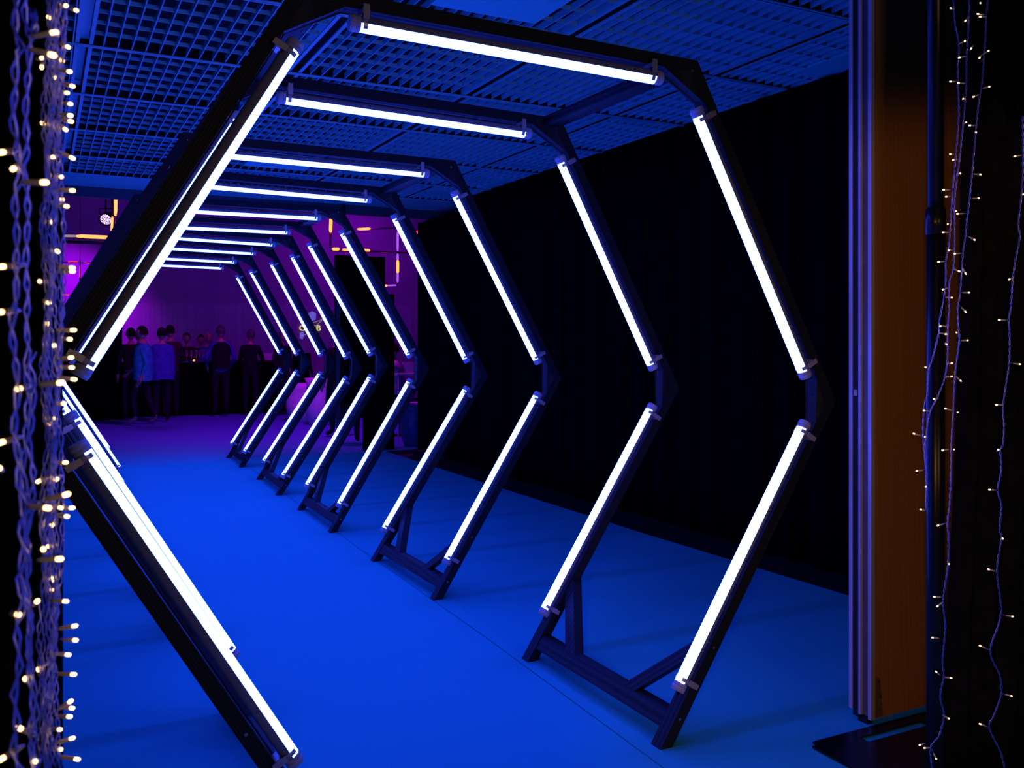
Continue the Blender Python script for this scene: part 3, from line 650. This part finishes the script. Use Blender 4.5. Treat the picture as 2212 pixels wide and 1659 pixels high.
# LED stage lamp
def lamp_hang(T, r):
    P = T.location; o = MB().tube([P + Vector((0, 0.05, r)), Vector((P.x, P.y + .05, 6.4))], 0.012, 6).obj('drop_pole', M['steel']); local(T, o)
def par(px, py, Y, r, label):
    P = aty(px, py, Y); T = thing('stage_lamp', label, 'lamp', tuple(P)); d = (CAM - P).normalized(); d = (d + Vector((-0.35, 0, -0.35))).normalized()
    T.rotation_euler = d.to_track_quat('Z', 'Y').to_euler()
    b = MB(); b.lathe([(0.0, -0.22), (r * .7, -0.22), (r * 1.12, -0.02), (r * 1.12, 0.03), (r * 1.02, 0.03), (r * 1.0, -0.005), (0, -0.005)], 24); b.obj('body', M['steel'], T)
    b = MB()
    for ring, n in ((0, 1), (.27, 6), (.54, 12), (.82, 18)):
        for j in range(n):
            a = 2 * PI * j / n + ring; b.tube([(ring * r * math.cos(a), ring * r * math.sin(a), -0.004), (ring * r * math.cos(a), ring * r * math.sin(a), 0.008)], r * 0.085, 8)
    b.obj('led_array', M['ledarray'], T)
    b = MB(); b.tube([(r * 1.15, 0, -0.08), (r * 1.25, 0.1, -0.08), (r * 1.2, r * 1.7, -0.08), (-r * 1.2, r * 1.7, -0.08), (-r * 1.25, .1, -0.08), (-r * 1.15, 0, -0.08)], 0.008, 6); b.obj('yoke', M['steel'], T); lamp_hang(T, r * 1.3)
par(229, 474, 15.9, 0.085, 'round stage lamp with many violet LEDs beside the left pipe frame')
par(555, 461, 16.2, 0.06, 'small stage lamp peeking below the fifth top tube')
# black pillar and hanging black panel
T = thing('black_booth', 'tall black booth panel with a narrow pillar standing beyond the right-hand arches', 'booth', (2.75, 13.2, 0))
b = MB(); b.box((2.155, 13.2, 0.0), (2.50, 13.30, 2.74)); 
b = MB(); A_ = aty(726, 549, 13.2); B_ = aty(832, 566, 13.2)
b.prism([(A_.x, 13.2, 0.62), (B_.x, 13.2, 0.62), (B_.x, 13.28, 0.62), (A_.x, 13.28, 0.62)], [(A_.x, 13.2, A_.z - .01), (B_.x, 13.2, A_.z - .01), (B_.x, 13.28, A_.z - .01), (A_.x, 13.28, A_.z - .01)])
local(T, b.obj('panel', M['drape'])); b = MB(); b.box((2.53, 13.10, 0.0), (2.965, 13.195, 2.22)); local(T, b.obj('pillar', M['drape']))
b = MB(); b.box((A_.x - 0.001, 13.19, 0.3), (A_.x + 0.05, 13.199, 2.1)); local(T, b.obj('edge_strip', M['fascia']))
# screen with lettering
T = thing('screen_sign', 'lit sign with cream letters and violet cubes beyond the seventh arch', 'sign', tuple(aty(680, 705, 19.5)))
def scr_poly(pts, m, name, Y=19.45, th=0.012):
    P = [aty(x, y, Y) for x, y in pts]; b = MB(); b.prism([(p.x, Y, p.z) for p in P], [(p.x, Y + th, p.z) for p in P]); o = b.obj(name, M[m]); local(T, o); return o
P0, P1 = aty(642, 668, 19.5), aty(722, 762, 19.5)
M['screen'] = mat('screen_surface', (0.10, 0.06, 0.14), 0.5, emit=(0.10, 0.01, 0.30), k=0.12)
b = MB(); b.box((P0.x, 19.5, P1.z), (P1.x, 19.53, P0.z)); local(T, b.obj('screen_panel', M['screen']))
cv = bpy.data.curves.new('lettering', 'FONT'); cv.body = 'CLUB'; cv.size = 0.20; cv.extrude = 0.006; cv.offset = 0.004; cv.space_character = 1.05
to = bpy.data.objects.new('t', cv); C.objects.link(to); bpy.context.view_layer.update()
me = bpy.data.meshes.new_from_object(to.evaluated_get(bpy.context.evaluated_depsgraph_get())); bpy.data.objects.remove(to)
me.materials.clear(); me.materials.append(M['cream']); o = link('lettering', me); q = aty(646, 714, 19.44); w_ = max(v.co.x for v in me.vertices)
tw = (aty(693, 714, 19.44).x - q.x); o.location = q; o.rotation_euler = (PI / 2, 0, 0); o.scale = (tw / w_, 0.78, 1); bpy.context.view_layer.update(); local(T, o)
for x_ in (P0.x + .05, P1.x - .05): b = MB(); b.box((x_ - .02, 19.505, 0), (x_ + .02, 19.525, P1.z)); local(T, b.obj('stand_leg', M['steel']))
scr_poly([(667, 676), (675, 672), (683, 677), (682, 690), (674, 694), (667, 687)], 'cube', 'cube_icon')
scr_poly([(648, 719), (655, 716), (657, 724), (654, 733), (648, 731)], 'cube', 'cube_icon')
for a, c in (((676, 697), (697, 690)), ((686, 701), (697, 690)), ((650, 725), (662, 722))): 
    pa, pc = aty(*a, 19.44), aty(*c, 19.44); b = MB(); b.tube([pa, pc], 0.005, 5); local(T, b.obj('line', M['lineart']))

# ================================================================== BAR
dd = drape_panel('black_drape', (aty(-40, 893, 20.6).x, 20.6), (aty(264, 893, 20.6).x, 20.6), 0.0, aty(264, 692, 20.6).z, 0.02, 14, M['drape'], None, 51, nz=4)
tag(dd, 'black drape screen far back left of the crowd', 'drape')
bl, br = aty(250, 893, 21.5), aty(603, 893, 21.5)
T = thing('bar_counter', 'long bar counter covered in black cloth in front of the far wall', 'bar', ((bl.x + br.x) / 2, 21.4, 0))
o = drape_panel('skirt', (bl.x, 21.10), (br.x, 20.95), 0.0, 1.09, 0.012, 22, M['drape'], None, 50, nz=4); local(T, o)
b = MB(); b.prism([(bl.x, 21.05, 1.09), (br.x, 20.90, 1.09), (br.x, 21.6, 1.09), (bl.x, 21.75, 1.09)], [(bl.x, 21.05, 1.12), (br.x, 20.90, 1.12), (br.x, 21.6, 1.12), (bl.x, 21.75, 1.12)])
local(T, b.obj('counter_top', M['steel']))
gm = MB().lathe([(0.0, 0.0), (0.032, 0.0), (0.030, 0.006), (0.005, 0.012), (0.004, 0.09), (0.02, 0.11), (0.028, 0.15), (0.026, 0.23), (0.024, 0.23), (0.025, 0.15), (0.0, 0.115)], 12).mesh('champagne_glass', M['glass'])
gpos = [(404, 'champagne glass at the left end of the row on the bar'), (414, 'champagne glass second from left on the bar'), (425, 'champagne glass third from left on the bar'), (432, 'champagne glass fourth from left on the bar'), (441, 'champagne glass fifth from left on the bar'), (450, 'champagne glass beside the man in the black vest')]
for x, lb in gpos:
    p = aty(x, 780, 21.15); o = link('champagne_glass', gm); o.location = (p.x, 21.2, 1.12); tag(o, lb, 'glass', 'glasses on the bar')
p = aty(419, 775, 21.1); o = MB().lathe([(0.0, 0), (0.03, 0), (0.03, 0.07), (0.0, 0.07)], 12).obj('tea_light', M['orange']); o.location = (p.x, 21.05 + 0.06, 1.12); tag(o, 'small orange candle glowing among the glasses on the bar', 'candle'); o.scale = (.6, .6, .5)
p = aty(576, 775, 21.1); T = thing('menu_board', 'pale violet-lit card standing on the right end of the bar', 'card', (p.x, 21.1, 1.12)); T.rotation_euler = (0.2, 0, 0)
b = MB(); b.box((-0.10, 0, 0), (0.10, 0.006, 0.16)); b.obj('card', M['white_plastic'], T); b = MB(); b.box((-0.10, 0.006, 0), (-0.04, 0.06, 0.004)); b.obj('foot', M['white_plastic'], T)

# ================================================================== LOUNGE FURNITURE
def pod(px, py, Y, h, r, label, m='white_plastic', flip=False):
    p = floor_at(px, py) if Y is None else aty(px, py, Y); T = thing('tub_chair', label, 'chair', (p.x, p.y if Y is None else Y, 0))
    prof = [(0.0, 0.0), (r * .62, 0.0), (r * .72, 0.03), (r * .92, h * .22), (r, h * .42), (r * .93, h * .66), (r * .86, h * .84), (r * 1.02, h), (r * .97, h), (r * .80, h * .82), (r * .82, h * .5), (0, h * .45)]
    b = MB(); b.lathe(prof, 32); b.obj('shell', M[m], T)
    b = MB(); b.lathe([(0, h * .46), (r * .76, h * .46), (r * .78, h * .52), (r * .6, h * .56), (0, h * .56)], 24); b.obj('cushion', M[m], T)
    return T
pod(692, 917, None, 0.86, 0.28, 'white moulded tub chair lit violet behind the seventh arch')
pod(652, 908, 18.6, 0.72, 0.30, 'white rounded tub chair half hidden on the left of the other tub chair')
pod(859, 905, 16.4, 0.86, 0.20, 'white moulded pod glowing magenta between the pillar and the curtain')
pod(893, 935, 13.45, 0.62, 0.20, 'dark blue rounded pod on the floor beside the curtain end', 'blue_plastic')
tp = aty(882, 808, 14.0); T = thing('lounge_table', 'narrow white table lit magenta in front of the seated guest', 'table', (tp.x, 14.0, 0))
b = MB(); b.box((-0.24, -0.2, tp.z - 0.02), (0.26, 0.2, tp.z + 0.01)); b.obj('table_top', M['white_plastic'], T)
for x, y in ((-0.22, -0.18), (0.24, -0.18), (-0.22, 0.18), (0.24, 0.18)): MB().tube([(x, y, 0), (x, y, tp.z - 0.02)], 0.012, 8).obj('leg', M['white_plastic'], T)
cp = aty(893, 795, 15.6); T = thing('white_chair', 'white chair with a square back, lit magenta beside the curtain', 'chair', (cp.x, 15.6, 0))
b = MB(); b.box((-0.2, -0.02, cp.z - 0.12), (0.2, 0.02, cp.z + 0.1)); b.obj('backrest', M['white_plastic'], T); b = MB(); b.box((-0.2, 0.02, 0.43), (0.2, 0.42, 0.47)); b.obj('seat', M['white_plastic'], T)
for x, y in ((-0.18, 0), (0.18, 0)): MB().tube([(x, y, 0), (x, y, cp.z - 0.1)], 0.014, 8).obj('leg', M['white_plastic'], T)
for x, y in ((-0.18, 0.4), (0.18, 0.4)): MB().tube([(x, y, 0), (x, y, 0.43)], 0.014, 8).obj('leg', M['white_plastic'], T)

# ================================================================== PEOPLE
def cloth(name, c): 
    if name not in M: M[name] = mat(name, c, 0.85, var=0.12, scale=12, bump=0.15, spec=0.2)
    return M[name]
cloth('light_blue_shirt', (0.03, 0.62, 0.50)); cloth('blue_shirt', (0.06, 0.10, 0.42)); cloth('black_cloth', (0.012, 0.012, 0.015)); cloth('dark_trousers', (0.015, 0.016, 0.025))
cloth('brown_jacket', (0.05, 0.025, 0.03)); cloth('white_shirt', (0.65, 0.55, 0.65)); cloth('black_shoe', (0.012, 0.012, 0.012)); cloth('grey_green_shoe', (0.16, 0.22, 0.20))
cloth('dark_hair', (0.02, 0.013, 0.012)); cloth('blond_hair', (0.65, 0.48, 0.26)); cloth('grey_hair', (0.12, 0.09, 0.11))
def head_mesh(c, tilt=(0, 0)):
    bm = bmesh.new(); bmesh.ops.create_icosphere(bm, subdivisions=4, radius=1)
    for v in bm.verts:
        x, y, z = v.co
        jaw = 1 - 0.26 * max(0, -z) ** 1.3
        X = x * 0.076 * jaw; Y = y * 0.096 * (1 - 0.10 * max(0, -z)); Z = z * 0.118
        if y > 0:
            Y += 0.020 * math.exp(-((x / 0.16) ** 2 + ((z + 0.12) / 0.20) ** 2)) + 0.006 * math.exp(-((x / .25) ** 2 + ((z + .52) / .1) ** 2)) + 0.008 * math.exp(-((x / .35) ** 2 + ((z + .85) / .18) ** 2))
            for ex in (-.38, .38): Y -= 0.010 * math.exp(-(((x - ex) / .17) ** 2 + ((z - .03) / .12) ** 2))
        v.co = (X, Y, Z)
    me = bpy.data.meshes.new('h'); bm.to_mesh(me); bm.free(); return me
HEAD = head_mesh((0, 0, 0))
def person(label, loc, rz, H=1.76, top='black_cloth', bottom='dark_trousers', shoe='black_shoe', hair='dark_hair', pose=None, vest=False, long_hair=False, look=0.0, sleeves=None, coat=False, loose=None, group=None):
    s = H / 1.76; T = thing('person', label, 'person', loc, rz, group)
    J = dict(pel=(0, 0, .95), sp=(0, -.01, 1.12), ch=(0, 0, 1.30), nk=(0, -.005, 1.46), hd=(0, 0.005, 1.56),
             sl=(-.16, 0, 1.405), el=(-.225, -.02, 1.12), wl=(-.22, .08, .89), sr=(.16, 0, 1.405), er=(.225, -.02, 1.12), wr=(.22, .08, .89),
             hl=(-.09, 0, .90), kl=(-.10, .02, .50), al=(-.105, -.01, .09), tl=(-.12, .13, .035), hr=(.09, 0, .90), kr=(.10, .02, .50), ar=(.105, -.01, .09), tr=(.12, .13, .035))
    if pose: J.update(pose)
    R = dict(pel=(.155, .11), sp=(.145, .105), ch=(.165, .115), nk=(.058, .058), hd=(.052, .052), sl=(.068, .068), el=(.046, .046), wl=(.028, .028), sr=(.068, .068), er=(.046, .046), wr=(.028, .028),
             hl=(.098, .098), kl=(.062, .062), al=(.042, .042), tl=(.040, .028), hr=(.098, .098), kr=(.062, .062), ar=(.042, .042), tr=(.040, .028))
    keys = list(J); idx = {k: i for i, k in enumerate(keys)}; V = [Vector(J[k]) for k in keys]; RR = [R[k] for k in keys]
    E = [('pel', 'sp'), ('sp', 'ch'), ('ch', 'nk'), ('nk', 'hd'), ('ch', 'sl'), ('sl', 'el'), ('el', 'wl'), ('ch', 'sr'), ('sr', 'er'), ('er', 'wr'), ('pel', 'hl'), ('hl', 'kl'), ('kl', 'al'), ('al', 'tl'), ('pel', 'hr'), ('hr', 'kr'), ('kr', 'ar'), ('ar', 'tr')]
    E = [(idx[a], idx[b2]) for a, b2 in E]; kind = []
    for a, b2 in E: kind.append(None)
    for sd, wk, ek in ((-1, 'wl', 'el'), (1, 'wr', 'er')):
        d = (V[idx[wk]] - V[idx[ek]]).normalized(); side = d.cross(Vector((sd, 0, 0))).normalized() if abs(d.x) < .9 else Vector((0, 0, 1))
        pal = len(V); V.append(V[idx[wk]] + d * .075); RR.append((.034, .020)); E.append((idx[wk], pal))
        for j, (o_, ln) in enumerate(((-.027, .068), (-.009, .078), (.009, .074), (.026, .058))):
            k1 = len(V); V.append(V[pal] + d * .03 + side * o_); RR.append((.0095, .0095)); E.append((pal, k1))
            V.append(V[k1] + (d + Vector((-sd * .25, .1, 0))) * ln * .9); RR.append((.0075, .0075)); E.append((k1, k1 + 1))
        k1 = len(V); V.append(V[idx[wk]] + d * .04 - side * .04); RR.append((.011, .011)); E.append((idx[wk], k1))
        V.append(V[k1] + (d * .8 - side * .5).normalized() * .04); RR.append((.008, .008)); E.append((k1, k1 + 1))
    bm = bmesh.new(); sk = bm.verts.layers.skin.verify(); bv = []
    for v, r in zip(V, RR):
        q = bm.verts.new(v); q[sk].radius = r; bv.append(q)
    bv[idx['pel']][sk].use_root = True
    for a, b2 in E: bm.edges.new((bv[a], bv[b2]))
    me = bpy.data.meshes.new('b'); bm.to_mesh(me); bm.free(); tmp = bpy.data.objects.new('b', me); C.objects.link(tmp)
    tmp.modifiers.new('s', 'SKIN').use_smooth_shade = True; tmp.modifiers.new('u', 'SUBSURF').levels = 1
    tmp.modifiers['u'].render_levels = 1
    bpy.context.view_layer.update(); body = bpy.data.meshes.new_from_object(tmp.evaluated_get(bpy.context.evaluated_depsgraph_get())); bpy.data.objects.remove(tmp)
    body.materials.clear()
    for m_ in (top, bottom, shoe, 'skin'): body.materials.append(M[m_])
    if sleeves: body.materials.append(M[sleeves])
    segs = [(V[a], V[b2], a, b2) for a, b2 in E]
    n_arm = {idx['el'], idx['wl'], idx['er'], idx['wr'], idx['sl'], idx['sr']}
    for p in body.polygons:
        c = p.center; best = (9, 0, 0)
        for a, b2, ia, ib in segs:
            ab = b2 - a; t = max(0, min(1, (c - a).dot(ab) / ab.length_squared)); dd = (a + ab * t - c).length
            if dd < best[0]: best = (dd, ia, ib)
        ib = best[2]; nm = keys[ib] if ib < len(keys) else 'hand'
        if nm == 'hand' or nm == 'hd': mi = 3
        elif nm in ('tl', 'tr'): mi = 2
        elif nm in ('al', 'ar'): mi = 2 if (c - V[ib]).length < 0.06 else 1
        elif nm in ('kl', 'kr', 'hl', 'hr', 'sp', 'pel'): mi = 0 if c.z > V[idx['pel']].z - 0.04 else 1
        elif nm in ('el', 'er', 'wl', 'wr'): mi = 4 if sleeves else 0
        elif nm == 'sp' and c.z < V[idx['pel']].z - 0.06: mi = 1
        else: mi = 0
        p.material_index = mi; p.use_smooth = True
    hc = V[idx['hd']] + Vector((0, 0.02, 0.095)); rot = Matrix.Rotation(look, 4, 'Z')
    bm = bmesh.new(); bm.from_mesh(body); n0 = len(bm.faces); bm.from_mesh(HEAD)
    bm.verts.ensure_lookup_table(); bm.faces.ensure_lookup_table()
    hv = bm.verts[len(body.vertices):]
    for v in hv: v.co = (rot @ v.co) + hc
    for f in bm.faces[n0:]: f.material_index = 3; f.smooth = True
    for sx in (-1, 1):
        r_ = bmesh.ops.create_icosphere(bm, subdivisions=1, radius=1, matrix=Matrix.Translation(hc) @ rot @ Matrix.Translation((sx * .078, -.005, -.005)) @ Matrix.Diagonal((.009, .020, .033, 1)))
        for v in r_['verts']:
            for f in v.link_faces: f.material_index = 3; f.smooth = True
    bm.to_mesh(body); bm.free(); bo = link('body', body, T)
    for sx in (-1, 1):
        b = MB(); b.lathe([(0, -.011), (.008, -.008), (.011, 0), (.008, .008), (0, .011)], 8); e_ = b.obj('eye', M['eye'], bo); e_.location = hc + rot.to_3x3() @ Vector((sx * .031, .082, .004))
    b = MB(); b.prism([(-.024, 0, 0), (0, .004, .005), (.024, 0, 0), (0, .003, -.008)], [(-.024, .006, 0), (0, .010, .005), (.024, .006, 0), (0, .009, -.008)]); l_ = b.obj('lips', M['lips'], bo); l_.location = hc + rot.to_3x3() @ Vector((0, .088, -.062)); l_.rotation_euler = (0, 0, look)
    bm = bmesh.new(); bmesh.ops.create_icosphere(bm, subdivisions=4, radius=1); rn = random.Random(hash(label) % 1000)
    dele = []
    for v in bm.verts:
        x, y, z = v.co; lim = -0.35 if not long_hair else -2
        if (y > 0.25 and z < 0.42) or (z < lim): dele.append(v); continue
        k = 1.0 + 0.02 * math.sin(x * 23 + y * 17) ; dz = -0.16 * max(0, -z) if long_hair and y < .2 else 0
        v.co = (x * .087 * k, y * .104 * k - .008, z * .128 * k + 0.004 + dz)
    bmesh.ops.delete(bm, geom=dele, context='VERTS'); hm = bpy.data.meshes.new('hair')
    for f in bm.faces: f.smooth = True
    bm.to_mesh(hm); bm.free(); hm.materials.append(M[hair]); ho = link('hair', hm, T); ho.location = hc; ho.rotation_euler = (0, 0, look)
    if vest or coat:
        b = MB(); prof = ([(.235, .165, .40), (.20, .145, .80)] if coat else []) + [(.178, .13, .93 if not coat else .98), (.165, .125, 1.10), (.185, .132, 1.28), (.185, .125, 1.38), (.09, .08, 1.455)]
        v = []; f = []; n = 24
        for rx, ry, z in prof:
            for j in range(n): a = 2 * PI * j / n; v.append((rx * math.cos(a), ry * math.sin(a) + V[idx['sp']].y * .5, z))
        for i in range(len(prof) - 1):
            for j in range(n): a = i * n + j; c_ = i * n + (j + 1) % n; f.append((a, c_, c_ + n, a + n))
        b.add(v, f, 0, True); b.obj('vest' if vest else 'coat', M['black_cloth'], T)
    if loose:
        b = MB(); prof = [(.225, .165, .80), (.235, .17, .95), (.225, .165, 1.15), (.215, .15, 1.30), (.20, .13, 1.40), (.10, .085, 1.465)]
        v = []; f = []; n = 28
        for q_, (rx, ry, z) in enumerate(prof):
            for j in range(n): a = 2 * PI * j / n; k_ = 1 + .03 * math.sin(5 * a + q_) + .02 * math.sin(9 * a + 2 * q_); v.append((rx * k_ * math.cos(a), ry * k_ * math.sin(a), z + .01 * math.sin(3 * a)))
        for i in range(len(prof) - 1):
            for j in range(n): a = i * n + j; c_ = i * n + (j + 1) % n; f.append((a, c_, c_ + n, a + n))
        b.add(v, f, 0, True); b.obj('loose_shirt', M[loose], T)
    T.scale = (s, s, s); return T
def F(px, py): p = floor_at(px, py); return (p.x, p.y, 0)
def AY(px, Y): p = aty(px, 800, Y); return (p.x, Y, 0)
walk = dict(hl=(-.09, 0, .9), kl=(-.10, .16, .52), al=(-.10, .10, .12), tl=(-.10, .24, .05), kr=(.10, -.06, .50), ar=(.10, -.20, .10), tr=(.11, -.07, .035), el=(-.23, -.10, 1.13), wl=(-.22, -.02, .90), er=(.23, .08, 1.13), wr=(.20, .24, .97))
bend = dict(el=(-.24, .10, 1.12), wl=(-.16, .30, 1.05), er=(.24, .10, 1.12), wr=(.16, .30, 1.05))
person('person in a loose light blue shirt and grey-green sneakers walking left across the floor', F(309, 918), 1.3, 1.80, 'light_blue_shirt', shoe='grey_green_shoe', pose=walk, hair='dark_hair', loose='light_blue_shirt')
person('person in a blue shirt standing with back turned just behind the walking one', AY(350, 19.6), 0.2, 1.78, 'blue_shirt', pose=bend, loose='blue_shirt')
person('man in a dark jacket standing at the bar, back to the camera', AY(368, 20.5), 0.1, 1.84, 'brown_jacket', pose=bend, look=-.2)
person('person with short dark hair behind the bar, leaning over the glasses', AY(404, 22.2), PI - .6, 1.70, 'brown_jacket', pose=bend, look=.3)
person('dim person behind the bar left of the blond one', AY(434, 22.7), PI, 1.66, 'black_cloth')
person('person with bright blond hair facing the bar from behind it', AY(449, 22.1), PI + .5, 1.70, 'blue_shirt', hair='blond_hair', pose=bend)
person('man in a black vest over a blue shirt standing at the bar, back turned', AY(477, 20.4), 0.0, 1.84, 'blue_shirt', pose=dict(el=(-.27, .02, 1.14), wl=(-.22, .20, .98), er=(.27, .02, 1.14), wr=(.22, .20, .98)), vest=True, hair='grey_hair')
person('dark-clothed person standing at the bar right of the man in the vest', AY(541, 20.5), -.4, 1.76, 'black_cloth', pose=bend, hair='grey_hair', look=.3)
person('pink-faced person in dark clothes beside the farthest upper tubes', AY(611, 20.2), PI + .6, 1.74, 'black_cloth', hair='grey_hair')
person('person in a dark coat looking at the lit sign', AY(652, 20.6), -.9, 1.66, 'black_cloth', coat=True)
person('person in a black coat standing right of the white tub chairs', AY(728, 15.4), .5, 1.74, 'black_cloth', coat=True, look=.5)
person('person in black with hidden head standing left of the pillar', AY(756, 14.2), -.3, 1.72, 'black_cloth', coat=True)
person('person with dark hair in the crowd at the far left', AY(283, 20.3), .2, 1.78, 'black_cloth')
person('person in dark clothes seen over the shoulder of the walking one', AY(300, 22.6), 3.0, 1.74, 'dark_trousers')
sit = dict(pel=(0, 0, .50), sp=(0, .02, .68), ch=(0, .06, .86), nk=(0, .09, 1.02), hd=(0, .12, 1.12), sl=(-.16, .07, .97), sr=(.16, .07, .97), el=(-.23, .16, .74), wl=(-.16, .36, .70), er=(.23, .16, .74), wr=(.16, .36, .70),
           hl=(-.09, .02, .48), kl=(-.12, .44, .50), al=(-.12, .42, .09), tl=(-.13, .56, .035), hr=(.09, .02, .48), kr=(.12, .44, .50), ar=(.12, .42, .09), tr=(.13, .56, .035))
st = {k: (v[0], v[1], v[2] + (0.22 if k[:1] not in 'at' or k == 'at' else 0)) for k, v in sit.items()}
p = AY(866, 14.95); person('seated guest in a white shirt lit magenta between the pillar and the curtain', p, .9, 1.72, 'white_shirt', 'black_cloth', pose=st)
sp = thing('bar_stool', 'stool under the seated guest in the white shirt', 'stool', p)
b = MB(); b.lathe([(0, .56), (.17, .56), (.18, .59), (.17, .62), (0, .62)], 20); b.obj('seat', M['white_plastic'], sp); b = MB(); b.lathe([(0, 0), (.2, 0), (.2, .015), (.03, .03), (.025, .56), (0, .56)], 16); b.obj('base', M['steel'], sp)
